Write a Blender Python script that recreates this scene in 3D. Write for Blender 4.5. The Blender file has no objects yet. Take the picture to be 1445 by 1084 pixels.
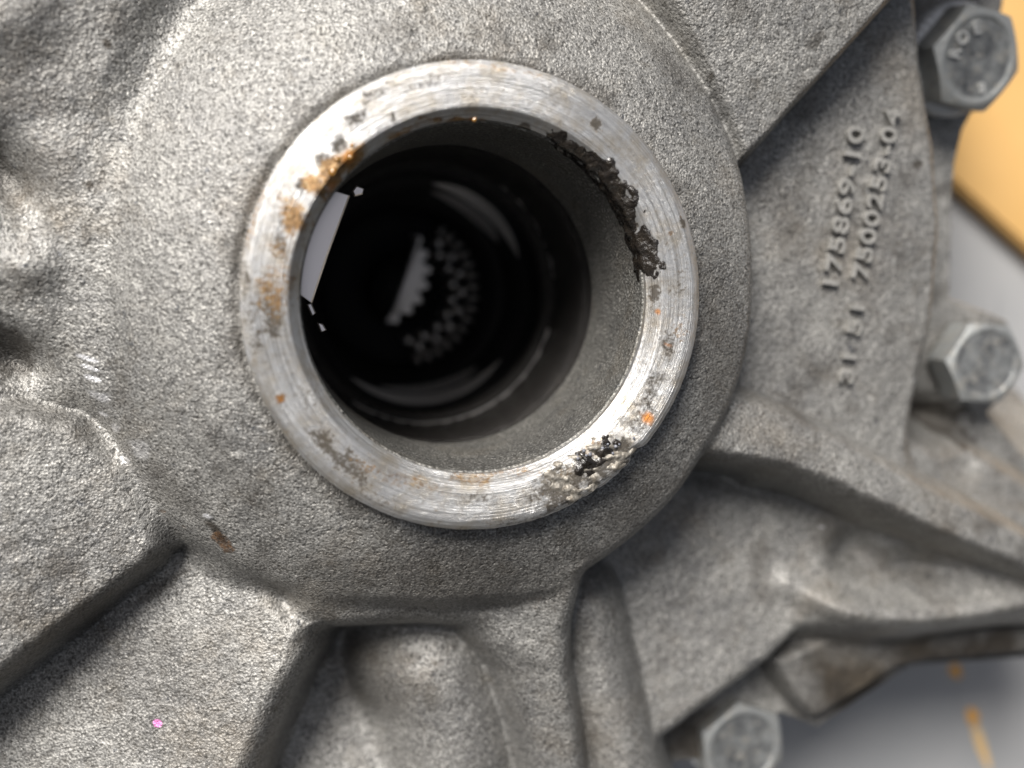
import bpy, bmesh, math, random
import numpy as np
from mathutils import Vector, Matrix

random.seed(7)
rng = np.random.RandomState(11)
S = 0.001                       # everything below is in millimetres
scn = bpy.context.scene
COL = scn.collection

# ------------------------------------------------------------------ camera
W, H, F = 1445.0, 1084.0, 1450.0        # photo size and focal length in pixels
CX, CY = W / 2, H / 2
D0 = 143.6                              # camera to bore rim, mm
axis_px = (385.0, 386.0)                # where the bore axis vanishes
n = np.array([-(axis_px[0] - CX), (axis_px[1] - CY), F]); n /= np.linalg.norm(n)
yv = np.array([0, 1.0, 0]) - n[1] * n; yv /= np.linalg.norm(yv)
xv = np.cross(yv, n)
Rm = np.array([xv, yv, n])              # camera -> world
rim_px = (680.5, 424.0)
oc = np.array([(rim_px[0] - CX) / F * D0, -(rim_px[1] - CY) / F * D0, -D0])
CAM = -Rm @ oc
cam_d = bpy.data.cameras.new('camera')
cam = bpy.data.objects.new('camera', cam_d); COL.objects.link(cam)
cam_d.sensor_width = 36; cam_d.lens = 36 * F / W
cam_d.clip_start = 0.002; cam_d.clip_end = 100
LEAN = Matrix.Rotation(math.radians(52), 4, 'X')   # the casting leans back: the top of the picture is up
M4 = np.eye(4); M4[:3, :3] = Rm; M4[:3, 3] = CAM * S
cam.matrix_world = LEAN @ Matrix(M4.tolist())
cam_d.dof.use_dof = True
cam_d.dof.focus_distance = 0.154
cam_d.dof.aperture_fstop = 7.5
scn.camera = cam

# ------------------------------------------------------------------ light
SUN = LEAN.to_3x3() @ Vector((-0.43, 0.62, 0.655)).normalized()
el = math.asin(SUN.z); az = math.atan2(SUN.x, SUN.y)
wld = bpy.data.worlds.new('World'); scn.world = wld; wld.use_nodes = True
wt = wld.node_tree; bg = wt.nodes['Background']
sky = wt.nodes.new('ShaderNodeTexSky'); sky.sky_type = 'NISHITA'
sky.sun_disc = False; sky.sun_elevation = el; sky.sun_rotation = az
sky.air_density = 1.0; sky.dust_density = 6.0; sky.ozone_density = 1.0
hs = wt.nodes.new('ShaderNodeHueSaturation'); hs.inputs['Saturation'].default_value = .6   # hazy white daylight
wt.links.new(sky.outputs[0], hs.inputs['Color']); wt.links.new(hs.outputs[0], bg.inputs[0]); bg.inputs[1].default_value = 0.045
sd = bpy.data.lights.new('sun', 'SUN'); sd.energy = 4.0; sd.angle = math.radians(26)
sd.color = (1.0, 0.965, 0.92)
sun = bpy.data.objects.new('sun', sd); COL.objects.link(sun)
sun.rotation_euler = SUN.to_track_quat('Z', 'Y').to_euler()
scn.view_settings.view_transform = 'Standard'; scn.view_settings.look = 'None'
scn.view_settings.exposure = 0.68; scn.view_settings.gamma = 1

# ------------------------------------------------------------------ helpers
def P(px, py, z=0.0):
    """photo pixel -> world mm on the plane of that height"""
    d = Rm @ np.array([(px - CX) / F, -(py - CY) / F, -1.0])
    t = (z - CAM[2]) / d[2]
    return CAM + d * t

def vnoise(X, Y, scale, seed):
    r = np.random.RandomState(seed)
    T = r.rand(256, 256)
    u = X / scale + 1000.3; v = Y / scale + 1000.7
    i = np.floor(u).astype(int); j = np.floor(v).astype(int)
    a = u - i; b = v - j
    a = a * a * (3 - 2 * a); b = b * b * (3 - 2 * b)
    g = lambda p, q: T[p % 256, q % 256]
    return ((g(i, j) * (1 - a) + g(i + 1, j) * a) * (1 - b) + (g(i, j + 1) * (1 - a) + g(i + 1, j + 1) * a) * b) * 2 - 1

def fbm(X, Y, scale, seed, oct=3):
    o = 0; am = 1
    for k in range(oct):
        o = o + am * vnoise(X + 13.1 * k, Y - 7.7 * k, scale / 2 ** k, seed + k); am *= .5
    return o / 1.75

def mesh_obj(name, verts, faces, mat, parent=None, smooth=True, attrs=None):
    me = bpy.data.meshes.new(name)
    me.from_pydata([(v[0] * S, v[1] * S, v[2] * S) for v in verts], [], faces)
    if smooth: me.polygons.foreach_set('use_smooth', [True] * len(me.polygons))
    if attrs:
        for k, a in attrs.items():
            at = me.attributes.new(k, 'FLOAT', 'POINT'); at.data.foreach_set('value', np.asarray(a, dtype=np.float32).ravel())
    me.materials.append(mat); me.update()
    o = bpy.data.objects.new(name, me); COL.objects.link(o)
    if parent: o.parent = parent
    return o

def grid_np(name, V, keep, nx, ny, mat, parent, attrs=None):
    """big regular grid, V (ny*nx,3) in mm; keep is a (ny-1,nx-1) face mask"""
    idx = np.arange(nx * ny).reshape(ny, nx)
    q = np.stack([idx[:-1, :-1], idx[:-1, 1:], idx[1:, 1:], idx[1:, :-1]], -1)[keep]
    used = np.zeros(nx * ny, bool); used[q.ravel()] = True
    remap = np.cumsum(used) - 1
    q = remap[q]; V = V[used]
    me = bpy.data.meshes.new(name)
    me.vertices.add(len(V)); me.vertices.foreach_set('co', (V * S).astype(np.float32).ravel())
    me.loops.add(q.size); me.loops.foreach_set('vertex_index', q.astype(np.int32).ravel())
    me.polygons.add(len(q)); me.polygons.foreach_set('loop_start', np.arange(0, q.size, 4, dtype=np.int32))
    me.polygons.foreach_set('loop_total', np.full(len(q), 4, np.int32))
    me.polygons.foreach_set('use_smooth', np.ones(len(q), bool))
    if attrs:
        for k, a in attrs.items():
            at = me.attributes.new(k, 'FLOAT', 'POINT'); at.data.foreach_set('value', a.ravel()[used].astype(np.float32))
    me.update(calc_edges=True); me.validate()
    me.materials.append(mat)
    o = bpy.data.objects.new(name, me); COL.objects.link(o)
    if parent: o.parent = parent
    return o

class NT:
    def __init__(s, name):
        s.m = bpy.data.materials.new(name); s.m.use_nodes = True
        s.t = s.m.node_tree; s.b = s.t.nodes['Principled BSDF']
        tc = s.t.nodes.new('ShaderNodeTexCoord'); mp = s.t.nodes.new('ShaderNodeMapping')
        mp.inputs['Scale'].default_value = (1000, 1000, 1000)       # metres -> mm
        s.t.links.new(tc.outputs['Object'], mp.inputs[0]); s.co = mp.outputs[0]
    def n(s, ty, **kw):
        x = s.t.nodes.new(ty)
        for k, v in kw.items(): setattr(x, k, v)
        return x
    def l(s, a, b): s.t.links.new(a, b)
    def noise(s, scale, detail=4, rough=.6, vec=None, dist=0):
        x = s.n('ShaderNodeTexNoise'); x.inputs['Scale'].default_value = scale
        x.inputs['Detail'].default_value = detail; x.inputs['Roughness'].default_value = rough
        x.inputs['Distortion'].default_value = dist
        s.l(vec or s.co, x.inputs['Vector']); return x.outputs[0]
    def ramp(s, f, pts):
        x = s.n('ShaderNodeValToRGB'); e = x.color_ramp.elements
        while len(e) < len(pts): e.new(.5)
        for k, (p, c) in enumerate(pts):
            e[k].position = p; e[k].color = (c, c, c, 1) if not isinstance(c, tuple) else (*c, 1)
        s.l(f, x.inputs[0]); return x.outputs[0]
    def mix(s, f, a, b, mode='MIX'):
        x = s.n('ShaderNodeMix', data_type='RGBA', blend_type=mode)
        for sock, v in ((x.inputs[0], f), (x.inputs[6], a), (x.inputs[7], b)):
            if hasattr(v, 'is_linked'): s.l(v, sock)
            elif isinstance(v, tuple): sock.default_value = (*v, 1)
            else: sock.default_value = v
        return x.outputs[2]
    def math(s, op, a, b=0.0, clamp=False):
        x = s.n('ShaderNodeMath', operation=op, use_clamp=clamp)
        for sock, v in ((x.inputs[0], a), (x.inputs[1], b)):
            if hasattr(v, 'is_linked'): s.l(v, sock)
            else: sock.default_value = v
        return x.outputs[0]
    def attr(s, name):
        x = s.n('ShaderNodeAttribute', attribute_name=name); return x.outputs['Fac']
    def bump(s, h, strength, dist, prev=None):
        x = s.n('ShaderNodeBump'); x.inputs['Strength'].default_value = strength
        x.inputs['Distance'].default_value = dist * S
        s.l(h, x.inputs['Height'])
        if prev: s.l(prev, x.inputs['Normal'])
        return x.outputs[0]
    def set(s, **kw):
        for k, v in kw.items():
            i = s.b.inputs[k.replace('_', ' ')]
            if hasattr(v, 'is_linked'): s.l(v, i)
            elif isinstance(v, tuple): i.default_value = (*v, 1)
            else: i.default_value = v
        return s.m

# ------------------------------------------------------------------ materials
def cast_material(name, tint=(1, 1, 1), lo=.17, hi=.44):
    m = NT(name)
    big = m.noise(.06, 3, .6); mid = m.noise(.35, 4, .65); fine = m.noise(2.2, 3, .6)
    c = m.ramp(m.math('ADD', m.math('MULTIPLY', big, .6), m.math('MULTIPLY', mid, .4)),
               [(.3, (lo * tint[0], lo * tint[1], lo * tint[2])), (.7, (hi * tint[0], hi * tint[1] * .98, hi * tint[2] * .92))])
    c = m.mix(m.ramp(fine, [(.35, .55), (.62, 0.0)]), c, (.13, .125, .115))
    c = m.mix(m.ramp(m.noise(.16, 5, .7), [(.56, 0.), (.72, .6)]), c, (.13, .115, .092))
    c = m.mix(m.ramp(m.noise(1.3, 3, .6), [(.60, 0.), (.70, .6)]), c, (.085, .085, .085))
    c = m.mix(m.ramp(m.noise(.5, 2, .5), [(.70, 0.), (.74, .8)]), c, (.05, .055, .065))
    grain = m.noise(2.8, 1.2, .5)
    c = m.mix(m.ramp(grain, [(.30, .8), (.47, 0.0)]), c, (.07, .066, .058))
    c = m.mix(m.math('MULTIPLY', m.ramp(m.noise(.14, 4, .6), [(.36, .35), (.58, 1.)]), m.ramp(grain, [(.56, 0.), (.70, .55)])), c, (.74, .72, .67))
    c = m.mix(m.attr('grime_shade'), c, (.055, .047, .038))
    soft = lambda k: m.ramp(m.math('ADD', m.attr(k), m.math('MULTIPLY', m.math('SUBTRACT', m.noise(1.7, 5, .75), .5), 1.1)), [(.30, 0.), (.85, .92)])
    c = m.mix(soft('rust'), c, m.ramp(m.noise(.8, 4, .7), [(.38, (.06, .035, .02)), (.62, (.24, .13, .06))]))
    c = m.mix(m.ramp(m.noise(.045, 5, .7), [(.52, 0.), (.68, .30)]), c, (.20, .16, .11))
    c = m.mix(soft('pink'), c, (.70, .22, .50))
    c = m.mix(m.attr('bare'), c, (.92, .92, .94))
    pit = m.ramp(m.noise(1.7, .5, .4), [(.30, 1.), (.39, 0.)])
    c = m.mix(m.math('MULTIPLY', pit, .5), c, (.055, .052, .048))
    b1 = m.bump(m.math('SUBTRACT', grain, m.math('MULTIPLY', pit, .35)), 1.0, .20)
    b2 = m.bump(m.noise(5.5, 2, .6), .6, .05, b1)
    b3 = m.bump(m.noise(.3, 3, .5), .4, .3, b2)
    r = m.math('SUBTRACT', m.math('ADD', .36, m.math('MULTIPLY', mid, .3)), m.math('MULTIPLY', m.attr('bare'), .25))
    return m.set(Base_Color=c, Metallic=.45, Roughness=r, Normal=b3)

MAT_CAST = cast_material('cast_aluminium')

def ring_material():
    m = NT('machined_aluminium')
    sx = m.n('ShaderNodeSeparateXYZ'); m.l(m.co, sx.inputs[0])
    r = m.math('SQRT', m.math('ADD', m.math('MULTIPLY', sx.outputs[0], sx.outputs[0]), m.math('MULTIPLY', sx.outputs[1], sx.outputs[1])))
    cb = m.n('ShaderNodeCombineXYZ'); m.l(m.math('MULTIPLY', r, 5.0), cb.inputs[0])
    m.l(m.math('MULTIPLY', sx.outputs[0], .05), cb.inputs[1]); m.l(m.math('MULTIPLY', sx.outputs[1], .05), cb.inputs[2])
    lines = m.noise(1.0, 5, .7, cb.outputs[0])
    c = m.ramp(lines, [(.34, (.30, .295, .29)), (.56, (.68, .68, .675))])
    c = m.mix(m.ramp(m.noise(.25, 5, .7), [(.44, 0.), (.70, .75)]), c, (.40, .34, .25))
    c = m.mix(m.ramp(m.noise(1.1, 4, .7), [(.60, 0.), (.70, .6)]), c, (.24, .19, .13))
    fine = m.noise(1.6, 4, .7)
    gf = m.ramp(m.math('ADD', m.attr('grime_shade'), m.math('MULTIPLY', m.math('SUBTRACT', fine, .5), 1.9)), [(.22, 0.), (.68, .94)])
    c = m.mix(gf, c, (.045, .036, .025))
    rf = m.ramp(m.math('ADD', m.attr('rust'), m.math('MULTIPLY', m.math('SUBTRACT', fine, .5), 1.7)), [(.20, 0.), (.68, .92)])
    c = m.mix(rf, c, m.ramp(m.noise(.9, 5, .7), [(.36, (.10, .055, .02)), (.50, (.30, .16, .05)), (.66, (.46, .33, .17))]))
    c = m.mix(m.attr('orange'), c, (.55, .21, .035))
    b = m.bump(lines, .9, .22)
    b = m.bump(m.noise(.9, 4, .6), .25, .35, b)
    ro = m.math('ADD', .38, m.math('MULTIPLY', gf, .2))
    return m.set(Base_Color=c, Metallic=m.math('MULTIPLY', .75, m.math('SUBTRACT', 1.0, gf)), Roughness=ro, Normal=b)
MAT_RING = ring_material()

def simple(name, col, metal, rough, ns=None, nstr=.5, ndist=.2, var=None, coat=0, spec=None):
    m = NT(name)
    c = col
    if var is not None: c = m.ramp(m.noise(var[0], 5, .65), [(.35, col), (.68, var[1])])
    kw = dict(Base_Color=c, Metallic=metal, Roughness=rough)
    if spec is not None: kw['Specular_IOR_Level'] = spec
    if ns: kw['Normal'] = m.bump(m.noise(ns, 4, .6), nstr, ndist)
    if coat: kw['Coat_Weight'] = coat; kw['Coat_Roughness'] = .15
    return m.set(**kw)
MAT_RAISED = simple('worn_raised_casting', (.25, .245, .23), .25, .5, 1.2, .6, .35, (.4, (.36, .35, .33)))
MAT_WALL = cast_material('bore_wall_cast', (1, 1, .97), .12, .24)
MAT_OIL = simple('oily_black_steel', (.022, .020, .019), .0, .22, 2.4, 1.0, .6, (.4, (.036, .033, .030)))
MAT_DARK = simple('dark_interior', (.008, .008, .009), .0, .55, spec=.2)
MAT_OIL2 = simple('black_tube_steel', (.02, .019, .02), .3, .35, 2, .4, .2)
MAT_EDGE = simple('glint_steel', (.95, .92, .89), .8, .4, 2, .2, .1)
MAT_GEAR = simple('gear_steel', (1.0, .96, .93), .7, .5, 2, .2, .1)
MAT_DAYLIGHT = simple('daylight_bright', (1.0, .92, .86), 1.0, .3)
MAT_GREASE = simple('black_grease', (.012, .010, .009), 0, .2, 1.6, .7, .5, (.6, (.032, .026, .02)), .7)
MAT_PASTE = simple('beige_paste', (.40, .375, .33), .45, .42, 1.4, .7, .4, (.9, (.12, .10, .075)), .0)
MAT_AMBER = simple('amber_oil', (.26, .13, .03), 0, .12, None, 0, 0, None, .8)
MAT_BUBBLE = simple('milky_grease', (.17, .175, .20), 0, .2, None, 0, 0, None, .6)
def bolt_material():
    m = NT('zinc_bolt')
    oi = m.n('ShaderNodeObjectInfo'); sh = m.n('ShaderNodeVectorMath', operation='ADD'); m.l(m.co, sh.inputs[0])
    k = m.n('ShaderNodeCombineXYZ'); m.l(m.math('MULTIPLY', oi.outputs['Random'], 80.0), k.inputs[0]); m.l(k.outputs[0], sh.inputs[1])
    sx = m.n('ShaderNodeSeparateXYZ'); m.l(m.co, sx.inputs[0])
    rad = m.math('SQRT', m.math('ADD', m.math('MULTIPLY', sx.outputs[0], sx.outputs[0]), m.math('MULTIPLY', sx.outputs[1], sx.outputs[1])))
    core = m.ramp(m.math('MULTIPLY', rad, .1), [(.62, 1.), (.78, 0.)])          # the dished middle holds the dirt
    d = m.ramp(m.noise(.22, 5, .75, sh.outputs[0]), [(.38, .95), (.62, .15)])
    c = m.mix(m.math('MULTIPLY', core, d), (.33, .34, .335), (.07, .073, .078))
    c = m.mix(m.ramp(m.noise(.4, 5, .75, sh.outputs[0]), [(.53, 0.), (.60, .75)]), c, (.38, .365, .33))
    c = m.mix(m.ramp(m.noise(.6, 4, .7, sh.outputs[0]), [(.60, 0.), (.68, .7)]), c, (.10, .10, .10))
    b = m.bump(m.noise(.8, 5, .65, sh.outputs[0]), .5, .35)
    return m.set(Base_Color=c, Metallic=.55, Roughness=.45, Normal=b)
MAT_BOLT = bolt_material()
MAT_WASHER = simple('zinc_washer', (.72, .73, .74), .3, .4, 1.0, .4, .2)
MAT_BOLTTXT = simple('worn_letter', (.62, .62, .60), .5, .45)
def floor_material():
    m = NT('grey_painted_metal')
    c = m.ramp(m.noise(.02, 4, .6), [(.35, (.33, .335, .34)), (.65, (.38, .38, .38))])
    w = m.n('ShaderNodeTexNoise'); w.inputs['Scale'].default_value = 1.0
    mp = m.n('ShaderNodeMapping'); mp.inputs['Rotation'].default_value = (0, 0, .6); mp.inputs['Scale'].default_value = (.25, .02, 1)
    m.l(m.co, mp.inputs[0]); m.l(mp.outputs[0], w.inputs['Vector'])
    c = m.mix(m.ramp(w.outputs[0], [(.64, 0.), (.70, .5)]), c, (.17, .175, .18))
    return m.set(Base_Color=c, Metallic=0.0, Roughness=.5)
MAT_FLOOR = floor_material()
MAT_ORANGE = simple('orange_board', (.60, .36, .125), 0, .7, .2, .1, .2, (.03, (.64, .39, .145)))
MAT_MARK = simple('yellow_paint', (.80, .52, .20), 0, .6, None, 0, 0, (.08, (.78, .62, .40)))
MAT_MARK2 = simple('orange_paint', (.85, .42, .06), 0, .6)

# ------------------------------------------------------------------ setting
FLOOR_Z = -100.0
def struct(o): o['kind'] = 'structure'; return o
fl = 1500.0
floor = struct(mesh_obj('floor', [(-fl, -fl, FLOOR_Z), (fl, -fl, FLOOR_Z), (fl, fl, FLOOR_Z), (-fl, fl, FLOOR_Z)], [(0, 1, 2, 3)], MAT_FLOOR))

def slab(name, pxs, ztop, thick, mat, parent=None, bevel=0.0):
    bm = bmesh.new()
    vs = [bm.verts.new(P(x, y, ztop) * S) for x, y in pxs]
    f = bm.faces.new(vs)
    if f.normal.z < 0: f.normal_flip()
    r = bmesh.ops.extrude_face_region(bm, geom=[f])
    bmesh.ops.translate(bm, verts=[g for g in r['geom'] if isinstance(g, bmesh.types.BMVert)], vec=(0, 0, -thick * S))
    bm.normal_update()
    bmesh.ops.recalc_face_normals(bm, faces=bm.faces)
    if bevel:
        bmesh.ops.bevel(bm, geom=[e for e in bm.edges], offset=bevel * S, segments=2, affect='EDGES')
    me = bpy.data.meshes.new(name); bm.to_mesh(me); bm.free(); me.materials.append(mat)
    o = bpy.data.objects.new(name, me); COL.objects.link(o)
    if parent: o.parent = parent
    return o

board = slab('board', [(1290, 205), (1470, 368), (2000, 860), (2400, -300), (1500, -500), (1100, -200)], FLOOR_Z + 6, 5.9, MAT_ORANGE, None, .8)
board['label'] = 'flat orange board lying on the grey floor behind the casting, top right'; board['category'] = 'board'

def oval(name, a, b, wid, mat):
    A = P(*a, FLOOR_Z); B = P(*b, FLOOR_Z); d = B - A; L = np.linalg.norm(d) + 1e-6; d /= L; e = np.array([-d[1], d[0], 0])
    pts = []
    for k in range(28):
        t = 2 * math.pi * k / 28
        p = (A + B) / 2 + d * math.cos(t) * (L / 2 + wid) + e * math.sin(t) * wid * (1 + .15 * math.sin(3 * t + L))
        pts.append((p[0], p[1], FLOOR_Z + .25))
    base = [(p[0], p[1], FLOOR_Z + .02) for p in pts]
    V = pts + base; N = len(pts)
    return mesh_obj(name, V, [tuple(range(N))] + [(k, k + N, (k + 1) % N + N, (k + 1) % N) for k in range(N)], mat, floor, False)
oval('paint_mark', (1346, 944), (1350, 950), 1.5, MAT_MARK2)
oval('paint_mark', (1370, 1006), (1374, 1018), 1.6, MAT_MARK2)
oval('paint_mark', (1374, 1022), (1394, 1080), 1.3, MAT_MARK)

# ------------------------------------------------------------------ the gearbox casting
root = bpy.data.objects.new('gearbox_housing', None); COL.objects.link(root)
root.empty_display_size = .01
root['label'] = 'grey cast metal gearbox housing with an open round bore, machined rim and bolted flange'
root['category'] = 'gearbox'

STEP = 0.24
gx = np.arange(-84, 150, STEP); gy = np.arange(-92, 80, STEP)
nx, ny = len(gx), len(gy)
X, Y = np.meshgrid(gx, gy)
R0 = np.hypot(X, Y); TH = np.arctan2(Y, X)

def sdf_poly(pts):
    p = np.array(pts); N = len(p)
    d = np.full(X.shape, 1e9); inside = np.zeros(X.shape, bool)
    for i in range(N):
        a = p[i]; b = p[(i + 1) % N]; e = b - a
        wx = X - a[0]; wy = Y - a[1]
        t = np.clip((wx * e[0] + wy * e[1]) / (e @ e + 1e-12), 0, 1)
        d = np.minimum(d, (wx - e[0] * t) ** 2 + (wy - e[1] * t) ** 2)
        if e[1] != 0:
            c = ((a[1] > Y) != (b[1] > Y)) & (X < e[0] * (Y - a[1]) / e[1] + a[0])
            inside ^= c
    return np.where(inside, -1, 1) * np.sqrt(d)

def sdf_line(pts):
    p = np.array(pts); d = np.full(X.shape, 1e9)
    for i in range(len(p) - 1):
        a = p[i]; b = p[i + 1]; e = b - a
        t = np.clip(((X - a[0]) * e[0] + (Y - a[1]) * e[1]) / (e @ e), 0, 1)
        d = np.minimum(d, np.hypot(X - a[0] - e[0] * t, Y - a[1] - e[1] * t))
    return d

def catmull(pts, closed=True, sub=5):
    p = np.array(pts, float); N = len(p); out = []
    for i in range(N if closed else N - 1):
        g = lambda k: p[k % N] if closed else p[min(max(k, 0), N - 1)]
        a, b, c, d = g(i - 1), g(i), g(i + 1), g(i + 2)
        for s in range(sub):
            t = s / sub
            out.append(.5 * (2 * b + (c - a) * t + (2 * a - 5 * b + 4 * c - d) * t * t + (3 * b - a - 3 * c + d) * t ** 3))
    if not closed: out.append(p[-1])
    return np.array(out)

def poly(pts, z, smooth=True):
    q = [P(a, b, z)[:2] for a, b in pts]
    return catmull(q) if smooth else np.array(q)

def side(d, r, s):
    """drop below the top at signed distance d past the edge; rounded over r, draft slope s"""
    return np.where(d < -r, 0, np.where(d < r, s * (d + r) ** 2 / (4 * r), s * d))

def smax(a, b, k):
    h = np.maximum(k - np.abs(a - b), 0) / k
    return np.maximum(a, b) + h * h * k * .25

def plane3(p1, p2, p3):
    """plane through three (px,py,z) points"""
    A = [P(*q) for q in (p1, p2, p3)]
    nn = np.cross(A[1] - A[0], A[2] - A[0])
    return A[0][2] - (nn[0] * (X - A[0][0]) + nn[1] * (Y - A[0][1])) / nn[2]

wob = fbm(X, Y, 9, 3) * .45
h = np.full(X.shape, -140.0)

# bolted flange at the back
FL = [(1250, -160), (1436, -160), (1418, 10), (1402, 110), (1362, 185), (1350, 232), (1346, 300), (1343, 420), (1384, 436), (1425, 452), (1432, 500), (1424, 555),
      (1398, 583), (1445, 640), (1640, 800), (1640, 922), (1445, 931), (1285, 942), (1220, 985), (1156, 1028), (1100, 1008), (1090, 1040), (1120, 1200), (-300, 1300), (-300, -160)]
d = sdf_poly(poly(FL, -43, False)) + wob * .5
h = smax(h, -43 - side(d, .8, 9), 1)
# lower-right casting wall towards the flange
d = sdf_poly(poly([(1085, 930), (1190, 888), (1640, 880), (1640, 916), (1445, 921), (1300, 932), (1262, 940), (1170, 1000), (1148, 1012), (1120, 985)], -38, False)) + wob
h = smax(h, -37 - side(d, 1.2, 5), 2)

# text panel (side wall of the cover)
d = sdf_poly(poly([(1262, -200), (1288, -10), (1300, 100), (1322, 200), (1334, 320), (1327, 450), (1302, 570), (1292, 640), (1320, 725), (1080, 680), (800, 400), (900, -200)], -25, False)) + wob * .4
top = plane3((1060, 300, -22.5), (1320, 300, -25), (1200, 600, -25.5))
h = smax(h, top - side(d, 2.6, 3.2), 1.5)
# ledge between the text panel and the rib
d = sdf_poly(poly([(1060, 540), (1230, 560), (1288, 615), (1330, 640), (1400, 640), (1445, 668), (1640, 780), (1640, 860), (1445, 770), (1200, 660)], -31, False)) + wob
top = plane3((1150, 590, -26.5), (1445, 660, -37), (1400, 760, -30))
h = smax(h, top - side(d, 2.0, 3), 5)
# web floor lower right
d = sdf_poly(poly([(780, 800), (985, 600), (1200, 640), (1700, 800), (1700, 884), (1445, 886), (1200, 884), (1135, 898), (1090, 938), (1000, 1000), (928, 1048), (905, 1200), (820, 1200)], -28, False)) + wob * .5
top = plane3((1000, 720, -31), (1400, 870, -29), (900, 1040, -27))
web = top - side(d, 3.0, 3.2)
for (px, py, rx, ry, a, dep) in ((1215, 785, 5.0, 5, -.2, 5.5), (1300, 812, 8, 4, -.2, 4.5), (1110, 700, 14, 2.6, -.4, 1.5), (1010, 665, 6, 3, -.3, 2.5)):
    c = P(px, py, -30); ca, sa = math.cos(a), math.sin(a)
    u = (X - c[0]) * ca + (Y - c[1]) * sa; v = -(X - c[0]) * sa + (Y - c[1]) * ca
    web = web - dep * np.exp(-(u / rx) ** 2 - (v / ry) ** 2)
h = smax(h, web, 3)
# raised lip along the lower edge of the web
d = sdf_line(catmull([P(a, b, -25)[:2] for a, b in [(1128, 832), (1165, 852), (1210, 866), (1290, 872), (1380, 862), (1500, 842), (1650, 820)]], False)) + wob * .3
l0 = P(1128, 832, -25)
h = smax(h, -24.2 - side(d - .9, 1.3, 1.6) - 4.5 * np.exp(-((X - l0[0]) / 6) ** 2 - ((Y - l0[1]) / 6) ** 2), 3)

# floors of the bottom pockets
d = sdf_poly(poly([(330, 800), (760, 840), (880, 800), (915, 1300), (-200, 1300)], -34, False))
h = smax(h, -38.0 + wob * .6 - side(d, 2, 3), 3)
# rounded bulge in the middle pocket
d = sdf_line(np.array([P(622, 950, -26)[:2], P(645, 1010, -26)[:2], P(680, 1250, -26)[:2]]))
h = smax(h, -23.2 + .25 * wob - .062 * d ** 2, 1.5)
d = sdf_poly(poly([(380, 880), (575, 880), (600, 1000), (640, 1250), (200, 1250)], -34, False))
h = smax(h, plane3((500, 900, -42), (600, 900, -42), (480, 1080, -33)) - side(d, 3, 1.5), 4)
# left lower panel (pink dot)
d = sdf_poly(poly([(150, 760), (330, 780), (436, 862), (424, 910), (396, 960), (358, 1045), (313, 1200), (-250, 1300), (-250, 960)], -24, False)) + wob * .5
top = plane3((210, 830, -24.5), (430, 890, -16), (100, 1080, -23))
h = smax(h, top - side(d, 3.2, 3.4), 3)
# collar between the boss, the left panel and the arm, above the middle pocket
d = sdf_poly(poly([(452, 800), (425, 862), (436, 884), (470, 893), (570, 890), (640, 889), (684, 900), (716, 930), (790, 950), (800, 800), (600, 780)], -13)) + wob * .4
h = smax(h, -15.2 - side(d, 3.0, 3.2), 5.5)
# bottom arm
d = sdf_poly(poly([(640, 770), (800, 770), (784, 880), (790, 950), (806, 1020), (840, 1200), (775, 1200), (745, 1040), (715, 945), (680, 905)], -19, False)) + wob * .5
top = plane3((700, 850, -15), (780, 860, -12), (790, 1080, -18))
h = smax(h, top - side(d, 2.0, 3.0), 3)
# round rib beside it
d = sdf_line(np.array([P(826, 868, -24)[:2], P(842, 930, -24)[:2], P(870, 1040, -24)[:2], P(905, 1200, -24)[:2]]))
h = smax(h, -21.3 - .105 * d ** 2, 1.2)

# right rib
d = sdf_poly(poly([(950, 530), (1085, 572), (1160, 604), (1300, 676), (1445, 748), (1700, 880), (1700, 935), (1445, 800), (1300, 740), (1170, 680), (1090, 650), (1040, 640), (985, 630), (940, 600)], -18, False)) + wob * .45
top = plane3((1050, 600, -13.5), (1445, 780, -21), (1230, 650, -18))
h = smax(h, top - side(d, 1.3, 3.8), 1.3)

# left arm
d = sdf_poly(poly([(-300, 600), (20, 582), (100, 602), (165, 665), (212, 740), (222, 778), (204, 802), (100, 876), (0, 950), (-300, 1160)], -14, False)) + wob * .4
top = plane3((190, 760, -15.5), (0, 900, -13.5), (30, 620, -15))
h = smax(h, top - side(d, 1.8, 3.0), 3 + 7 / (1 + np.exp(-(Y - P(60, 690, -14)[1]) / 2.5)))

# upper left ground with its hollows
top = plane3((20, 60, -12.5), (60, 380, -14.5), (20, 600, -15.5)) + 0 * X
d = sdf_poly(poly([(-300, -300), (300, -300), (200, 0), (140, 200), (120, 400), (140, 560), (-300, 560)], -14, False))
ul = top - side(d, 3, 1.2)
for (px, py, rx, ry, a, dep) in ((-8, 240, 7, 4.5, -.9, 7.0), (2, 512, 7, 4.2, -.5, 7.0), (70, 90, 9, 5, .7, 1.0), (70, 170, 9, 3, .2, .8), (30, 600, 12, 4, -.5, 1.0)):
    c = P(px, py, -16); ca, sa = math.cos(a), math.sin(a)
    u = (X - c[0]) * ca + (Y - c[1]) * sa; v = -(X - c[0]) * sa + (Y - c[1]) * ca
    ul = ul - dep * np.exp(-(u / rx) ** 2 - (v / ry) ** 2)
h = smax(h, ul, 2)
for (px, py, rx, ry, hh) in ((45, 378, 4.5, 3, 1.6), (15, 40, 7, 5, 1.5)):
    c = P(px, py, -15); h = h + hh * np.exp(-((X - c[0]) / rx) ** 2 - ((Y - c[1]) / ry) ** 2)

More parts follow.
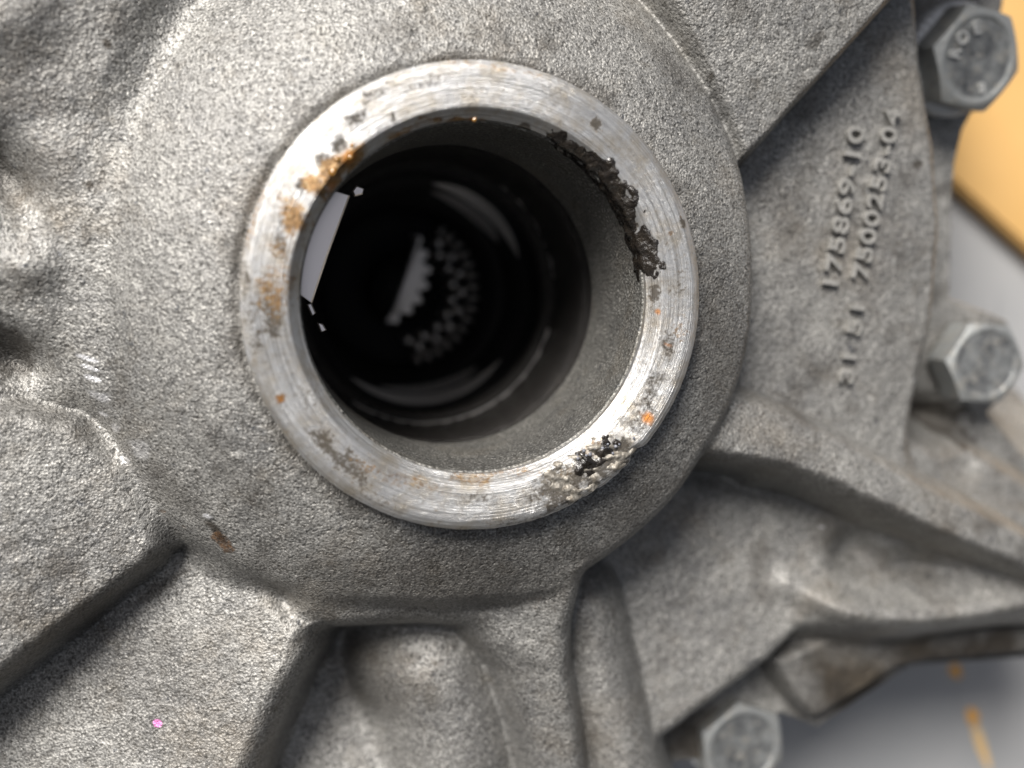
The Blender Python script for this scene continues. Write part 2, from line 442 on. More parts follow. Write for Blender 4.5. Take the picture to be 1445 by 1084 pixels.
# upper right arm
d = sdf_poly(poly([(800, -400), (930, -20), (985, 80), (1030, 170), (1050, 222), (1064, 212), (1110, 160), (1180, 84), (1262, -8), (1500, -270)], -13, False)) + wob * .4
top = plane3((1050, 190, -12.5), (950, 0, -10.5), (1240, 0, -12))
h = smax(h, top - side(d, 1.0, 4.0), 1.5)

# boss round the bore
BOSS = [(190, 20), (270, -70), (500, -160), (760, -130), (900, -30), (962, 45), (1012, 130), (1044, 215), (1058, 300), (1062, 400), (1052, 500), (1030, 565), (1000, 622), (955, 695),
        (885, 765), (820, 815), (782, 842), (715, 852), (600, 858), (480, 852), (398, 840), (300, 798), (205, 735), (150, 645), (105, 530), (90, 400), (100, 280), (125, 150)]
d = sdf_poly(poly(BOSS, -14)) + wob * .35
rr = np.maximum(R0 - 31, 0)
boss = -4.6 - .10 * rr - .0165 * rr ** 2
sl = 2.0 + 1.9 / (1 + np.exp(-(X + 30) / 2.0)) * (1 / (1 + np.exp((Y - 36 - X * .3) / 6)))
sl = sl * (1 - .45 * np.exp(-((X + 20) / 8) ** 2) * (Y < -20))
boss = boss - side(d, 3.6, sl * 1.0)
kb = 2.2 + 5 / (1 + np.exp((X + 18) / 3)) + 2.5 * np.exp(-((X - 5) / 9) ** 2) * (Y < -30)
h = smax(h, boss, kb)

for (px, py, rx, ry, a, dep) in ((1335, 590, 5.5, 3.0, -.3, 9), (1345, 650, 5, 3.0, .1, 2.0)):
    c = P(px, py, -38); ca, sa = math.cos(a), math.sin(a)
    u = (X - c[0]) * ca + (Y - c[1]) * sa; v = -(X - c[0]) * sa + (Y - c[1]) * ca
    h = h - dep * np.exp(-(u / rx) ** 2 - (v / ry) ** 2)
# shallow groove at the foot of the rim
h = h - .7 * np.exp(-((R0 - 33.2) / .8) ** 2)
# casting skin: low waves and grain
h = h + .20 * fbm(X, Y, 5, 21) + .05 * vnoise(X, Y, 1.3, 31) + .06 * vnoise(X, Y, .55, 41)

# marks in the skin: blotches of dirt and painted-in shade, rust, one pink paint dab, bare metal scratches
grime_shade = np.zeros(X.shape); rust = np.zeros(X.shape); pink = np.zeros(X.shape); bare = np.zeros(X.shape)
nz = fbm(X, Y, 2.2, 77)
aw = np.abs((TH - math.radians(150) + np.pi) % (2 * np.pi) - np.pi)
grime_shade = np.maximum(grime_shade, .85 * np.exp(-((R0 - 33.0) / .5) ** 2) * (aw < .75) * np.clip(.6 + nz, 0, 1))
grime_shade = np.maximum(grime_shade, .55 * np.clip(1.2 - (R0 - 32.5) / 3.2 + 1.1 * fbm(X, Y, 4, 78), 0, 1) * (R0 > 32))  # contact shade painted round the rim foot along with oil residue
grime_shade = np.maximum(grime_shade, .5 * np.clip(fbm(X, Y, 7, 301, 5) * 2.2 - .55, 0, 1))
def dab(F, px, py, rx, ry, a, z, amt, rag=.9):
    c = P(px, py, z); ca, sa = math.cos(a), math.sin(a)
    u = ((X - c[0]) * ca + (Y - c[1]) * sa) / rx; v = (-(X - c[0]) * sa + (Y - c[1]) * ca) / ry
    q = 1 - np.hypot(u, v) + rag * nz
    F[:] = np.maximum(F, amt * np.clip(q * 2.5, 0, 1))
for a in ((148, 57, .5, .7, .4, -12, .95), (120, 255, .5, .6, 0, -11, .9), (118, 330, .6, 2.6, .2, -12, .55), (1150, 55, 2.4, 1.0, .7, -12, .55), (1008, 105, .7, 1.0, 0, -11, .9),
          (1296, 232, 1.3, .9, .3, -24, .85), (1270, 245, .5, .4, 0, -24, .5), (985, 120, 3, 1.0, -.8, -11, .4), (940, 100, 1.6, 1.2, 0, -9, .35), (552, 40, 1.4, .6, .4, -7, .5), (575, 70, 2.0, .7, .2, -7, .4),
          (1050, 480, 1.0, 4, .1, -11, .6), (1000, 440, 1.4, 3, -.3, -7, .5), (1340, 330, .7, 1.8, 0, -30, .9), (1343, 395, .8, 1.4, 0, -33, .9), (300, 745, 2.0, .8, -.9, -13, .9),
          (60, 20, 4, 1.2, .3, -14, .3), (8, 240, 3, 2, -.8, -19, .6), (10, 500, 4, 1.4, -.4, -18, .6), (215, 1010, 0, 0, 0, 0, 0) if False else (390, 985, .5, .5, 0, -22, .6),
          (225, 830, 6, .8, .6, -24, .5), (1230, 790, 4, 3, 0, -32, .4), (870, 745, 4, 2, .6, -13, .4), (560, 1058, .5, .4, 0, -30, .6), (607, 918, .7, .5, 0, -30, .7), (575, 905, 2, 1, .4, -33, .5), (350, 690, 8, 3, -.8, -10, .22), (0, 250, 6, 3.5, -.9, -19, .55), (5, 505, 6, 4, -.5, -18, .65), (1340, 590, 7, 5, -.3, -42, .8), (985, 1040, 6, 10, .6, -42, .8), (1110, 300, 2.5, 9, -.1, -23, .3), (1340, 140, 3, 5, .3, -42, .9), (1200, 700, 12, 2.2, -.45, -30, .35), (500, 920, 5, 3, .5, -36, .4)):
    dab(grime_shade, *a)  # spots of dirt; those in hollows and under edges paint in shade
def oil_shade(px, py, rx, ry, a, z, amt):           # old oil and painted shade together, with a soft ragged edge
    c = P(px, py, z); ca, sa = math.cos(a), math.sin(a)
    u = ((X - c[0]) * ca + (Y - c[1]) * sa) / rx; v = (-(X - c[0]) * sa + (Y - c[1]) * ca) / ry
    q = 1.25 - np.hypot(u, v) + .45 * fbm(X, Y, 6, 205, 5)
    grime_shade[:] = np.maximum(grime_shade, amt * np.clip(q * 1.1, 0, 1))
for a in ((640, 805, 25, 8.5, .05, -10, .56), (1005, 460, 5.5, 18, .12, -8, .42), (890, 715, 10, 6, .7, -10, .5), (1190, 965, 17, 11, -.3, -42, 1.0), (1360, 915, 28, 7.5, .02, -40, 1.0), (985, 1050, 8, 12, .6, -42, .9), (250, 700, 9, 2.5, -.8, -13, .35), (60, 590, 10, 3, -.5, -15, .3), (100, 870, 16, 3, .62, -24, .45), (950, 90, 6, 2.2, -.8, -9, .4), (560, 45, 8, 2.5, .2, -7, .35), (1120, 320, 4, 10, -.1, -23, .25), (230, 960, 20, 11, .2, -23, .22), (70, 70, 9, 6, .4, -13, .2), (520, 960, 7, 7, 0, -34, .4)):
    oil_shade(*a)
for a in ((312, 765, 3.2, 1.0, -.9, -13, .9), (258, 750, 1.2, .7, -.5, -13, .7), (320, 778, .6, 1.2, -.6, -13, .9), (226, 730, .6, .4, 0, -13, .7), (1052, 350, 1.0, 9, .05, -11, .3), (740, 850, 3, 2, 0, -13, .4),
          (1050, 560, 1.2, 4, .2, -12, .35), (1300, 830, 7, 2, 0, -30, .15), (130, 130, 1, 1, 0, -12, .4)):
    dab(rust, a[0], a[1], a[2], a[3], a[4], a[5], a[6] * .8)
dab(pink, 224, 1011, .85, .7, 0, -23, .95, .7)
for a in ((119, 507, 2.0, .34, -.3, -13, 1, .12), (124, 521, 1.7, .28, -.3, -13, 1, .12), (127, 536, 1.5, .42, -.3, -13, 1, .15), (135, 562, 1.6, .7, -.4, -13, .45), (140, 590, .7, .35, -.3, -13, .6),
          (190, 640, 1.6, 1.4, 0, -12, .2), (170, 655, 1.2, .9, 0, -13, .15), (293, 727, .8, .35, -.2, -13, .9, .3), (1205, 765, .9, .18, -.2, -20, .8, .2), (975, 645, .6, .18, .6, -17, .8, .2), (157, 610, .8, 1.2, 0, -13, .3)):
    dab(bare, *a)

V = np.stack([X, Y, h], -1).reshape(-1, 3)
hf = np.maximum.reduce([h[:-1, :-1], h[1:, :-1], h[1:, 1:], h[:-1, 1:]])
Rf = np.minimum.reduce([R0[:-1, :-1], R0[1:, :-1], R0[1:, 1:], R0[:-1, 1:]])
keep = (hf > FLOOR_Z - 3) & (Rf > 31.0)
body = grid_np('cast_body', V, keep, nx, ny, MAT_CAST, root, dict(grime_shade=grime_shade, rust=rust, pink=pink, bare=bare))

def height_at(x, y):
    i = int(round((x - gx[0]) / STEP)); j = int(round((y - gy[0]) / STEP)); return h[j, i]

# ------------------------------------------------------------------ lathes inside the bore
def lathe(name, prof, mat, parent, seg=240, a0=0.0, a1=2 * math.pi, sub=1, disp=None, attrs_fn=None):
    pr = []
    for (p, q) in zip(prof[:-1], prof[1:]):
        for s in range(sub): pr.append((p[0] + (q[0] - p[0]) * s / sub, p[1] + (q[1] - p[1]) * s / sub))
    pr.append(prof[-1]); pr = np.array(pr)
    full = abs(a1 - a0 - 2 * math.pi) < 1e-6
    ns = seg if full else seg + 1
    A = a0 + (a1 - a0) * np.arange(ns) / seg
    rr = pr[None, :, 0] + 0 * A[:, None]; zz = pr[None, :, 1] + 0 * A[:, None]; AA = A[:, None] + 0 * rr
    if disp: rr, zz = disp(AA, rr, zz)
    Vv = np.stack([rr * np.cos(AA), rr * np.sin(AA), zz], -1).reshape(-1, 3)
    m = len(pr); F_ = []
    for i in range(ns if full else ns - 1):
        j = (i + 1) % ns
        for k in range(m - 1): F_.append((i * m + k, i * m + k + 1, j * m + k + 1, j * m + k))
    at = attrs_fn(Vv) if attrs_fn else None
    return mesh_obj(name, Vv, F_, mat, parent, True, at)

def img_ang(px, py): q = P(px, py, 0); return math.atan2(q[1], q[0])

def ring_disp(A, r, z):
    x = r * np.cos(A); y = r * np.sin(A)
    z = z + .03 * fbm(x, y, 3, 5)
    # torn, pitted stretch lower right and a nick in the outer edge
    a_p = img_ang(840, 690); w = np.exp(-((A - a_p + np.pi) % (2 * np.pi) - np.pi) ** 2 / .07)
    face = np.clip((r - 26.0) / 1.0, 0, 1)
    z = z - w * face * np.clip(.55 * fbm(x, y, 1.5, 55) + .1, 0, 1) * 1.6
    a_n = img_ang(900, 640); wn = np.exp(-((A - a_n + np.pi) % (2 * np.pi) - np.pi) ** 2 / .0012)
    r = r - wn * np.clip((r - 30) / 2.6, 0, 1) * .9
    r = r + .05 * vnoise(A * 30, z * 2, 1.0, 9) * (r > 31)
    return r, z

def ring_attr(V):
    x, y = V[:, 0], V[:, 1]
    g = np.zeros(len(V)); ru = np.zeros(len(V)); og = np.zeros(len(V))
    nzz = fbm(x, y, 1.6, 91)
    def d_(F_, px, py, rx, ry, a, amt, rag=.8):
        c = P(px, py, 0); ca, sa = math.cos(a), math.sin(a)
        u = ((x - c[0]) * ca + (y - c[1]) * sa) / (rx * 1.25); v = (-(x - c[0]) * sa + (y - c[1]) * ca) / (ry * 1.25)
        F_[:] = np.maximum(F_, amt * np.clip((1.12 - np.hypot(u, v) + rag * nzz) * 1.5, 0, 1))
    for q in ((535, 130, 2.2, .9, .5, .6), (500, 170, 2.2, 1.1, .7, .75), (555, 165, .5, .6, 0, .9), (478, 205, 1.2, 1, .7, .8), (455, 225, 1.5, 1.2, .8, .6), (840, 172, .9, .9, 0, 1.), (845, 160, .5, .5, 0, .6),
              (385, 440, 1.3, 3.6, .1, .7), (365, 480, .7, 1.6, 0, .6), (400, 310, 1.6, 1.2, 0, .45), (470, 640, 5.5, 1.6, -.75, .7), (500, 655, 3, 1.0, -.6, .6), (590, 685, 1.5, .6, -.2, .45), (660, 705, 4, .9, 0, .45),
              (800, 690, 5.5, 2.2, .4, .75), (760, 700, 3, 1.2, .3, .6), (860, 650, 4.5, 2, .6, .8), (945, 490, 1.7, 3.2, -.1, .6), (925, 540, 1.6, 3.6, -.35, .6), (955, 400, 1.5, 3, 0, .45), (905, 590, 2, 3, -.5, .45),
              (963, 315, .5, .9, .3, .9), (830, 235, 1.6, .8, -.6, .35), (940, 340, 1, .7, 0, .4), (410, 190, .5, 2.4, -.7, .7), (385, 235, .4, 3.0, -.6, .6)):
        d_(g, *q)
    for q in ((748, 186, 2.2, .8, -.5, .8), (800, 212, 2.4, 1.0, -.7, .85), (850, 256, 2.6, 1.1, -.9, .85), (888, 308, 2.6, 1.1, -1.1, .85), (912, 365, 2.6, 1.0, -1.25, .85), (926, 415, 2.0, .8, -1.35, .8), (350, 420, .7, 8, .1, .5), (440, 560, 1.6, 2.5, -.5, .35), (520, 700, 4, .8, -.4, .4), (720, 735, 6, .6, .1, .4), (395, 345, .9, 1.6, .2, .6), (425, 265, .7, 1.0, .5, .7), (600, 118, 3, .5, .3, .4)):
        d_(g, *q)
    for q in ((464, 248, 3.4, 1.7, .75, .95), (490, 226, 2.2, 1.1, .75, .95), (416, 305, 1.8, 2.5, .3, .75), (390, 400, 2.0, 4.0, .1, .45), (395, 360, 1.4, 2, 0, .4), (580, 680, 7, 1.0, -.35, .35), (700, 672, 6, .8, .1, .4),
              (830, 640, 4, 1.0, .6, .4), (945, 330, .8, .6, 0, .6), (650, 168, 4, .4, 0, .8), (560, 190, 4, .5, .5, .6), (397, 562, .5, .8, 0, .9), (960, 470, 1, 1.5, 0, .35), (700, 95, 8, .4, -.1, .35), (360, 300, .5, 5, -.2, .4)):
        d_(ru, *q)
    for q in ((914, 590, .75, .75, 0, 1., .25), (494, 222, .9, .5, .8, .9, .5), (397, 562, .4, .6, 0, .6, .4), (670, 167, .45, .35, 0, .9, .2), (468, 262, .8, .5, .8, .6, .5), (930, 440, .25, .4, 0, .8, .2), (945, 487, .4, .25, 0, .8, .2)):
        d_(og, *q)
    return dict(grime_shade=g, rust=ru, orange=og)

prof_ring = [(32.9, -9), (32.9, -1.0), (32.2, -.35), (31.6, 0), (26.9, 0), (26.5, -.1), (25.3, -1.7), (25.0, -2.0), (25.0, -3.2)]
lathe('bore_rim', prof_ring, MAT_RING, root, 900, sub=6, disp=ring_disp, attrs_fn=ring_attr)
lathe('bore_wall', [(25.0, -3.0), (24.75, -3.2), (24.75, -3.9), (25.05, -4.2), (24.95, -5), (24.65, -26.8), (24.62, -27.5), (24.7, -27.62), (25.2, -27.7), (31, -28)], MAT_WALL, root, 240, sub=4)
def oil_disp(A, r, z):
    return r + .10 * fbm(A * 26, z, 1.4, 15), z + .06 * fbm(A * 26, r, 1.2, 16)
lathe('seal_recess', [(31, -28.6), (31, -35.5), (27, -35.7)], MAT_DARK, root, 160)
lathe('oil_seal', [(27.2, -35.4), (26.3, -35.7), (25.7, -36.4), (25.4, -38), (25.15, -45), (25.0, -52), (24.8, -52.8), (24.3, -53.4), (23.2, -53.8), (22.9, -56)], MAT_OIL, root, 240, sub=5, disp=oil_disp)
lathe('lip_glint', [(24.98, -52.1), (24.82, -52.6), (24.6, -52.95)], MAT_EDGE, root, 240, a0=math.radians(236), a1=math.radians(345), sub=1)  # pale arcs painted in as the highlight on the seal's lip
lathe('lip_glint', [(24.98, -52.3), (24.88, -52.6), (24.78, -52.75)], MAT_EDGE, root, 240, a0=math.radians(8), a1=math.radians(64), sub=1)
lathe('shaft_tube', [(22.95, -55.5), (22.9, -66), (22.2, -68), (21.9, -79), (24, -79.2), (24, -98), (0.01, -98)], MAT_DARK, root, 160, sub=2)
lathe('tube_step', [(22.85, -63.6), (20.6, -66.2), (20.5, -66.8), (22.6, -67)], MAT_OIL2, root, 160, sub=2)
lathe('tube_step', [(22.5, -74), (20.0, -77), (19.9, -77.5), (22.0, -77.8)], MAT_OIL2, root, 160, sub=2)
def crescent(prof, d0, d1, z_):  # pale tapered arc, a glint painted onto the tube step
    a0, a1 = math.radians(d0), math.radians(d1); pm = np.array(prof).mean(0)
    def dd(A, r, z):
        w = np.clip(np.sin(np.pi * (A - a0) / (a1 - a0)), 0.02, 1) ** .7
        return pm[0] + (r - pm[0]) * w, pm[1] + (z - pm[1]) * w + .06
    lathe('edge_glint', prof, MAT_EDGE, root, 60, a0, a1, 2, dd)
crescent([(22.7, -63.5), (20.7, -65.9)], 20, 84, 0); crescent([(22.7, -63.5), (20.7, -65.9)], 232, 322, 0)
crescent([(22.3, -74), (20.1, -76.7)], 30, 80, 0); crescent([(22.3, -74), (20.1, -76.7)], 250, 312, 0)

# ring of internal teeth deep in the tube, and a toothed hub
def prism(name, outline, z0, z1, mat, parent, inset=.4):
    """extruded outline with a bevelled top edge"""
    p = np.array(outline); N = len(p); c = p.mean(0)
    e = np.roll(p, -1, 0) - np.roll(p, 1, 0); nn = np.stack([e[:, 1], -e[:, 0]], -1); nn /= np.linalg.norm(nn, axis=1)[:, None] + 1e-9
    area = np.sum(p[:, 0] * np.roll(p[:, 1], -1) - np.roll(p[:, 0], -1) * p[:, 1])
    if area < 0: nn = -nn
    t = p - nn * inset
    V = [(*q, z0) for q in p] + [(*q, z1 - inset) for q in p] + [(*q, z1) for q in t]
    F_ = [(k, (k + 1) % N, (k + 1) % N + N, k + N) for k in range(N)] + [(k + N, (k + 1) % N + N, (k + 1) % N + 2 * N, k + 2 * N) for k in range(N)]
    top = [k + 2 * N for k in range(N)]
    F_.append(tuple(top))
    if area < 0: F_ = [f[::-1] for f in F_]
    return mesh_obj(name, V, F_, mat, parent, False)

gear_root = lathe('ring_gear', [(23.8, -84.5), (17.9, -85.5), (17.6, -96)], MAT_OIL2, root, 96)
for k in range(8):                      # the teeth that can be seen
    a = math.radians(45 - 18.3 * k); ca, sa = math.cos(a), math.sin(a)
    def knob(r_, w_, d_): return [(r_ * ca + d_ * math.cos(b) * ca - w_ * math.sin(b) * sa, r_ * sa + d_ * math.cos(b) * sa + w_ * math.sin(b) * ca) for b in np.linspace(0, 2 * math.pi, 13)[:-1]]
    prism('gear_tooth_or_lit_face', knob(11.3, .75, .8), -97, -88.5, MAT_GEAR, gear_root, .3)
    for da in (-4.2, 4.8):
        a2 = a + math.radians(9.1 + da); ca, sa = math.cos(a2), math.sin(a2)
        prism('gear_tooth_or_lit_face', knob(15.5, .42, 1.25), -96, -86.5, MAT_GEAR, gear_root, .3)
    a += math.radians(9.1); ca, sa = math.cos(a), math.sin(a)
    prism('gear_tooth_or_lit_face', knob(13.0, .7, .9), -97, -87.5, MAT_GEAR, gear_root, .3)
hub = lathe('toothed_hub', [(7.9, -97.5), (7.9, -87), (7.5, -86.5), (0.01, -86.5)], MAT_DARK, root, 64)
tips = [(598, 336), (607, 358), (611, 382), (607, 405), (597, 427), (583, 443), (563, 457)]
out = []
for k, (a, b) in enumerate(tips):
    q = P(a, b, -84)[:2]
    for t in np.linspace(-1.2, 1.2, 5):
        dirr = (q - P(500, 372, -84)[:2]); dirr /= np.linalg.norm(dirr); e = np.array([-dirr[1], dirr[0]])
        out.append(q - e * t * 1.35 - dirr * (1 - math.cos(t)) * 3.4)
out += [P(548, 456, -84)[:2], P(560, 425, -84)[:2], P(575, 380, -84)[:2], P(590, 336, -84)[:2]]
prism('gear_tooth_or_lit_face', out, -90, -84, MAT_GEAR, hub, .35)  # pale segment paints the lit part of the gear face; hub stays black

# pale plate added for the daylight glimpsed at the left of the opening
pl = prism('daylight_plate', [P(a, b, -10)[:2] for a, b in ((494, 276), (462, 362), (440, 428), (405, 405), (395, 330), (450, 262))], -12, -9.8, MAT_DAYLIGHT, root, .25)
for pts in (((497, 270), (503, 262), (514, 266), (512, 274), (501, 277)), ((433, 430), (440, 428), (446, 442), (440, 446)), ((448, 456), (456, 457), (461, 466), (453, 469))):
    prism('daylight_chip', [P(a, b, -12)[:2] for a, b in pts], -14, -11.8, MAT_DAYLIGHT, pl, .2)

# ------------------------------------------------------------------ grease
def blobs(name, items, mat, parent, kind=True):
    bm = bmesh.new()
    for (c, r, sx, sy, sz, a) in items:
        res = bmesh.ops.create_icosphere(bm, subdivisions=2, radius=1)
        ca, sa = math.cos(a), math.sin(a); off = random.random() * 99
        for v in res['verts']:
            k = 1 + .22 * math.sin(3.1 * v.co.x + off) * math.cos(2.7 * v.co.y + off) + .1 * math.sin(6 * v.co.z + 2 * v.co.x + off)
            x, y, z = v.co.x * r * sx * k, v.co.y * r * sy * k, v.co.z * r * sz * k
            v.co = Vector(((c[0] + x * ca - y * sa) * S, (c[1] + x * sa + y * ca) * S, (c[2] + z) * S))
    for f in bm.faces: f.smooth = True
    me = bpy.data.meshes.new(name); bm.to_mesh(me); bm.free(); me.materials.append(mat)
    o = bpy.data.objects.new(name, me); COL.objects.link(o); o.parent = parent
    if kind: o['kind'] = 'stuff'
    return o
def smear(name, ang0, ang1, prof, thick, mat, NA=200, NS=26):
    """a ragged coat lying on the turned surface prof; where thick() is negative it dips under the metal"""
    p = np.array(prof, float); L = np.concatenate([[0], np.cumsum(np.hypot(*np.diff(p, axis=0).T))])
    sv = np.linspace(0, L[-1], NS); r = np.interp(sv, L, p[:, 0]); z = np.interp(sv, L, p[:, 1])
    tr, tz = np.gradient(r), np.gradient(z); q = np.hypot(tr, tz); nr, nz_ = tz / q, -tr / q
    A = np.linspace(ang0, ang1, NA)[:, None]; Sg = np.linspace(0, 1, NS)[None, :]; T = np.linspace(0, 1, NA)[:, None]
    t = thick(A * 26 + 0 * Sg, sv[None, :] + 0 * A, T + 0 * Sg, Sg + 0 * T)
    R_ = r[None] + nr[None] * t; Z_ = z[None] + nz_[None] * t
    Vv = np.stack([R_ * np.cos(A), R_ * np.sin(A), Z_], -1).reshape(-1, 3)
    F_ = [(i * NS + k, i * NS + k + 1, (i + 1) * NS + k + 1, (i + 1) * NS + k) for i in range(NA - 1) for k in range(NS - 1)]
    return mesh_obj(name, Vv, F_, mat, parent=root)
EDGE = [(27.6, 0), (26.9, 0), (26.5, -.1), (25.3, -1.7), (25.0, -2.0), (25.0, -3.2), (24.8, -4), (25.0, -6.5)]
def t_grease(U, Vv, T, Sg):
    end = np.minimum(np.clip(T * 5, 0, 1), np.clip((1 - T) * 9, 0, 1))
    c = .58 + .10 * fbm(U, 0 * U, 6, 61); w = .24 + .24 * np.clip(T * 2.2, 0, 1) * (1 + .4 * fbm(U, 0 * U, 3, 62))
    e = 1 - ((Sg - c) / w) ** 2
    return .34 * np.clip(e, -1, 1) * end + .42 * fbm(U, Vv, 1.3, 63, 5) * end - .04 - .6 * (1 - end)
gs = smear('grease', img_ang(735, 172), img_ang(928, 418), EDGE, t_grease, MAT_GREASE, 320, 34)
gs['label'] = 'long smear of black grease along the inner edge of the rim'
FACE = [(32.4, -.5), (31.6, 0), (27.0, 0), (26.5, -.1), (25.6, -1.3)]
def t_burr(U, Vv, T, Sg):
    end = np.clip(T * 3, 0, 1) * np.clip((1 - T) * 8, 0, 1)
    return (.2 * np.sin((U * .8 + Vv * .9 + 1.2 * fbm(U, Vv, 3, 71)) * 3.2) + .5 * fbm(U, Vv, 1.5, 72, 4)) * end - .16 - .5 * (1 - end) - .5 * (Sg > .93)
smear('torn_burr', img_ang(745, 718), img_ang(908, 632), FACE, t_burr, MAT_PASTE, 320, 44)
def t_dark(U, Vv, T, Sg):
    end = np.clip(T * 4, 0, 1) * np.clip((1 - T) * 4, 0, 1)
    return (.55 - 2.4 * (Sg - .55) ** 2 * 3 + .8 * fbm(U, Vv, 1.3, 81, 4)) * end - .35 - .5 * (1 - end)
smear('grease', img_ang(790, 676), img_ang(905, 628), FACE, t_dark, MAT_GREASE, 160, 34)
it = []
for k in range(15):
    t = random.random(); px = 812 + 84 * t; py = 645 - 20 * t + random.uniform(-8, 8)
    q = P(px, py, .1); it.append(((q[0], q[1], .05 + random.uniform(-.1, .25)), random.uniform(.16, .34), 1, 1, .7, 0))
bu = blobs('grease_bubble', it, MAT_BUBBLE, root)
it = []
for x, y, r in ((470, 243, .5), (476, 225, .4), (494, 222, .4), (671, 168, .3), (497, 205, .3)):
    q = P(x, y, 0); it.append(((q[0], q[1], 0.0 if y > 200 else -.6), r, 1.2, 1, .5, .7))
blobs('oil_drop', it, MAT_AMBER, root)

# ------------------------------------------------------------------ raised casting numbers on the side panel
vl = bpy.context.view_layer
def relief_text(name, s, px0, px1, zc, size_px, parent, mat, depth=1.3, bevel=.14, bold=.02):
    """text running from pixel px0 to px1 on the panel; glyph tops point to the left of the reading direction"""
    A = P(*px0, zc); B = P(*px1, zc)
    d = (B - A)[:2]; L = np.linalg.norm(d); ang = math.atan2(d[1], d[0])
    c = bpy.data.curves.new(name, 'FONT'); c.body = s; c.size = 1; c.offset = 0; c.align_x = 'LEFT'; c.space_character = 1.05
    c.extrude = .2; c.bevel_depth = .018; c.bevel_resolution = 1; c.resolution_u = 4
    t = bpy.data.objects.new(name, c); COL.objects.link(t); vl.update()
    me = bpy.data.meshes.new_from_object(t.evaluated_get(bpy.context.evaluated_depsgraph_get()))
    bpy.data.objects.remove(t); bpy.data.curves.remove(c)
    co = np.array([v.co[:] for v in me.vertices]); me.name = name
    lo, hi = co.min(0), co.max(0)
    hmm = size_px / 8.3
    x = (co[:, 0] - lo[0]) / (hi[0] - lo[0]) * L; y = (co[:, 1] - lo[1]) / (hi[1] - lo[1]) * hmm
    ca, sa = math.cos(ang), math.sin(ang)
    wx = A[0] + x * ca - y * sa; wy = A[1] + x * sa + y * ca
    zz = (co[:, 2] - lo[2]) / (hi[2] - lo[2])
    hz = np.array([height_at(a, b) for a, b in zip(wx, wy)])
    # panel plane through the local mean keeps the tops even
    Am = np.stack([wx, wy, np.ones_like(wx)], -1); sol = np.linalg.lstsq(Am, hz, rcond=None)[0]
    wz = Am @ sol + (zz - 1) * 1.2 + depth
    for v, a, b, e in zip(me.vertices, wx, wy, wz): v.co = (a * S, b * S, e * S)
    me.materials.clear(); me.materials.append(mat)
    for p in me.polygons: p.use_smooth = False
    o = bpy.data.objects.new(name, me); COL.objects.link(o); o.parent = parent
    return o
relief_text('casting_number', '175869-10', (1180, 404), (1213, 182), -24, 27, root, MAT_RAISED)
relief_text('casting_number', '7500253-04', (1222, 396), (1266, 158), -24, 27, root, MAT_RAISED)
relief_text('casting_number', '31 51', (1199, 541), (1215, 432), -25, 23, root, MAT_RAISED)

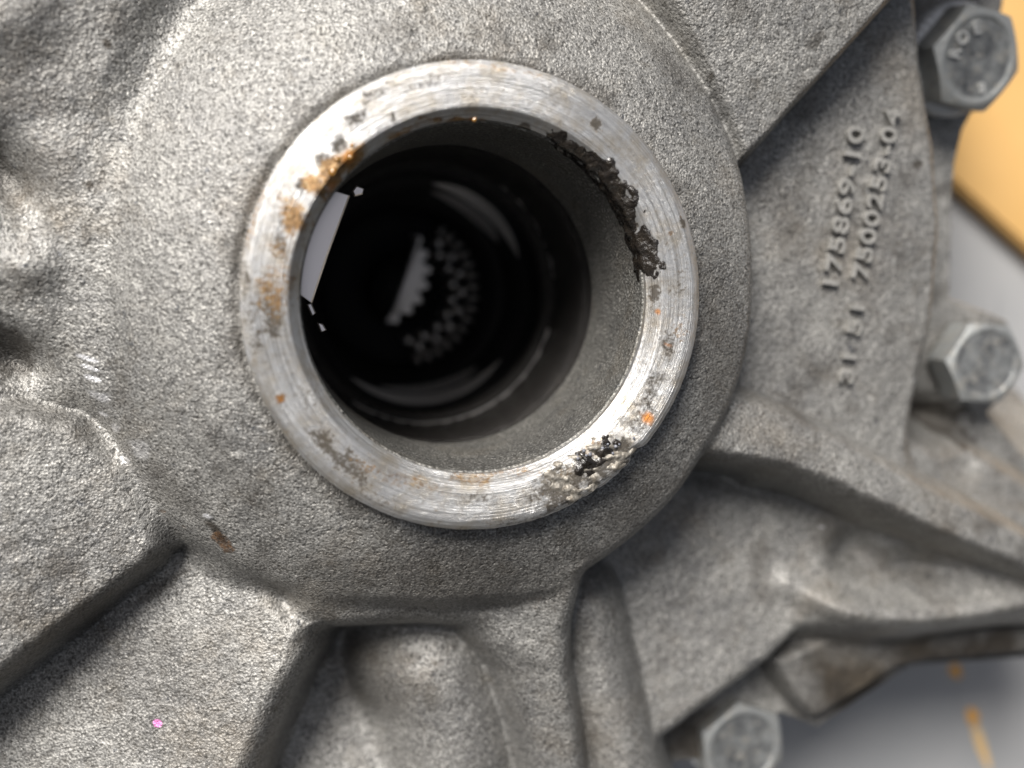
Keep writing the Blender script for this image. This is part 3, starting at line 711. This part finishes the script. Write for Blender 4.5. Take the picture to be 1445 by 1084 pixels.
# ------------------------------------------------------------------ bolts
def hex_bolt(px, z_head, af, hgt, rot, tilt, washer=True, text=None, wr=1.0):
    """px: centre of the head's top in the photo; z_head: height of that top"""
    N = 72; apo = af / 2; V = []; rt = apo * .93
    top, rim, bot = [], [], []
    for k in range(N):
        a = 2 * math.pi * k / N
        b = (a + math.pi / 6) % (math.pi / 3) - math.pi / 6
        rh = min(apo / math.cos(b), apo * 1.15)
        top.append((rt * math.cos(a), rt * math.sin(a), 0))
        rim.append((rh * math.cos(a), rh * math.sin(a), -(rh - rt) * .42))
        bot.append((rh * math.cos(a), rh * math.sin(a), -hgt))
    inner = [(x * .93, y * .93, 0) for x, y, _ in top]; dish = [(x * .86, y * .86, -.25) for x, y, _ in top]
    V = bot + rim + top + inner + dish + [(0, 0, -.25)]
    F_ = []
    for l_ in range(4):
        for k in range(N): F_.append((l_ * N + k, l_ * N + (k + 1) % N, (l_ + 1) * N + (k + 1) % N, (l_ + 1) * N + k))
    for k in range(N): F_.append((4 * N + k, 4 * N + (k + 1) % N, 5 * N))
    o = mesh_obj('bolt', V, F_, MAT_BOLT, root, False)
    o.location = P(*px, z_head) * S
    o.rotation_euler = (Matrix.Rotation(tilt[0], 3, 'X') @ Matrix.Rotation(tilt[1], 3, 'Y') @ Matrix.Rotation(rot, 3, 'Z')).to_euler()
    if washer:
        Wr = apo * 1.2 * wr; NN = 160; V = []; F_ = []
        for k in range(NN):
            a = 2 * math.pi * k / NN; r_ = Wr + (.18 if k % 4 < 2 else -.12); zr = -hgt + 1.2 + (.12 if k % 4 < 2 else -.1)
            V += [(r_ * math.cos(a), r_ * math.sin(a), -hgt - 2.2), (r_ * math.cos(a), r_ * math.sin(a), zr - .5), ((r_ - .5) * math.cos(a), (r_ - .5) * math.sin(a), zr), (apo * .9 * math.cos(a), apo * .9 * math.sin(a), zr + .6)]
        for k in range(NN):
            j = (k + 1) % NN
            for q in range(3): F_.append((4 * k + q, 4 * j + q, 4 * j + q + 1, 4 * k + q + 1))
        mesh_obj('washer', V, F_, MAT_WASHER, o, False)
    # threaded shank down into the flange
    V = []; F_ = []; NN = 24
    for q, (r_, z_) in enumerate(((apo * .6, -hgt + .2), (apo * .6, -hgt - 14))):
        for k in range(NN): a = 2 * math.pi * k / NN; V.append((r_ * math.cos(a), r_ * math.sin(a), z_))
    for k in range(NN): F_.append((k, k + NN, (k + 1) % NN + NN, (k + 1) % NN))
    mesh_obj('shank', V, F_, MAT_BOLT, o, False)
    if text:
        for (ch, a, r_, sc) in text:
            c = bpy.data.curves.new('t', 'FONT'); c.body = ch; c.size = sc; c.align_x = 'CENTER'; c.align_y = 'CENTER'; c.extrude = .18; c.offset = .04; c.resolution_u = 3
            t = bpy.data.objects.new('t', c); COL.objects.link(t); vl.update()
            me = bpy.data.meshes.new_from_object(t.evaluated_get(bpy.context.evaluated_depsgraph_get()))
            bpy.data.objects.remove(t); bpy.data.curves.remove(c)
            al = math.radians(a) - rot; e = al - math.pi / 2
            for v in me.vertices:
                x, y = v.co.x, v.co.y
                v.co = ((r_ * math.cos(al) + x * math.cos(e) - y * math.sin(e)) * S, (r_ * math.sin(al) + x * math.sin(e) + y * math.cos(e)) * S, (v.co.z + .02) * S)
            me.name = 'head_letter'; me.materials.clear(); me.materials.append(MAT_BOLTTXT)
            t = bpy.data.objects.new('head_letter', me); COL.objects.link(t); t.parent = o
    return o
b1 = hex_bolt((1382, 83), -31, 17.6, 7.5, math.radians(22), (0.16, 0.08), True,
         (('R', 174, 5.5, 3.3), ('O', 143, 5.5, 3.3), ('E', 108, 5.6, 3.3), ('8', -72, 5.3, 2.8)))
b1['label'] = 'upper bolt with raised letters on its head and a ribbed washer'
b2 = hex_bolt((1393, 513), -34, 15.2, 6.5, math.radians(27), (0.0, -0.03), False)
b2['label'] = 'middle bolt with a pale scraped patch on its head'
b3 = hex_bolt((1050, 1056), -40, 16.5, 7.0, math.radians(8), (0.0, 0.0), True, None, .95)
b3['label'] = 'lowest bolt, at the bottom edge of the flange'

# the whole place leans back together (camera and sun were placed that way above)
vl.update()
for o in list(COL.objects):
    if o.parent is None and o not in (cam, sun):
        o.matrix_world = LEAN @ o.matrix_world
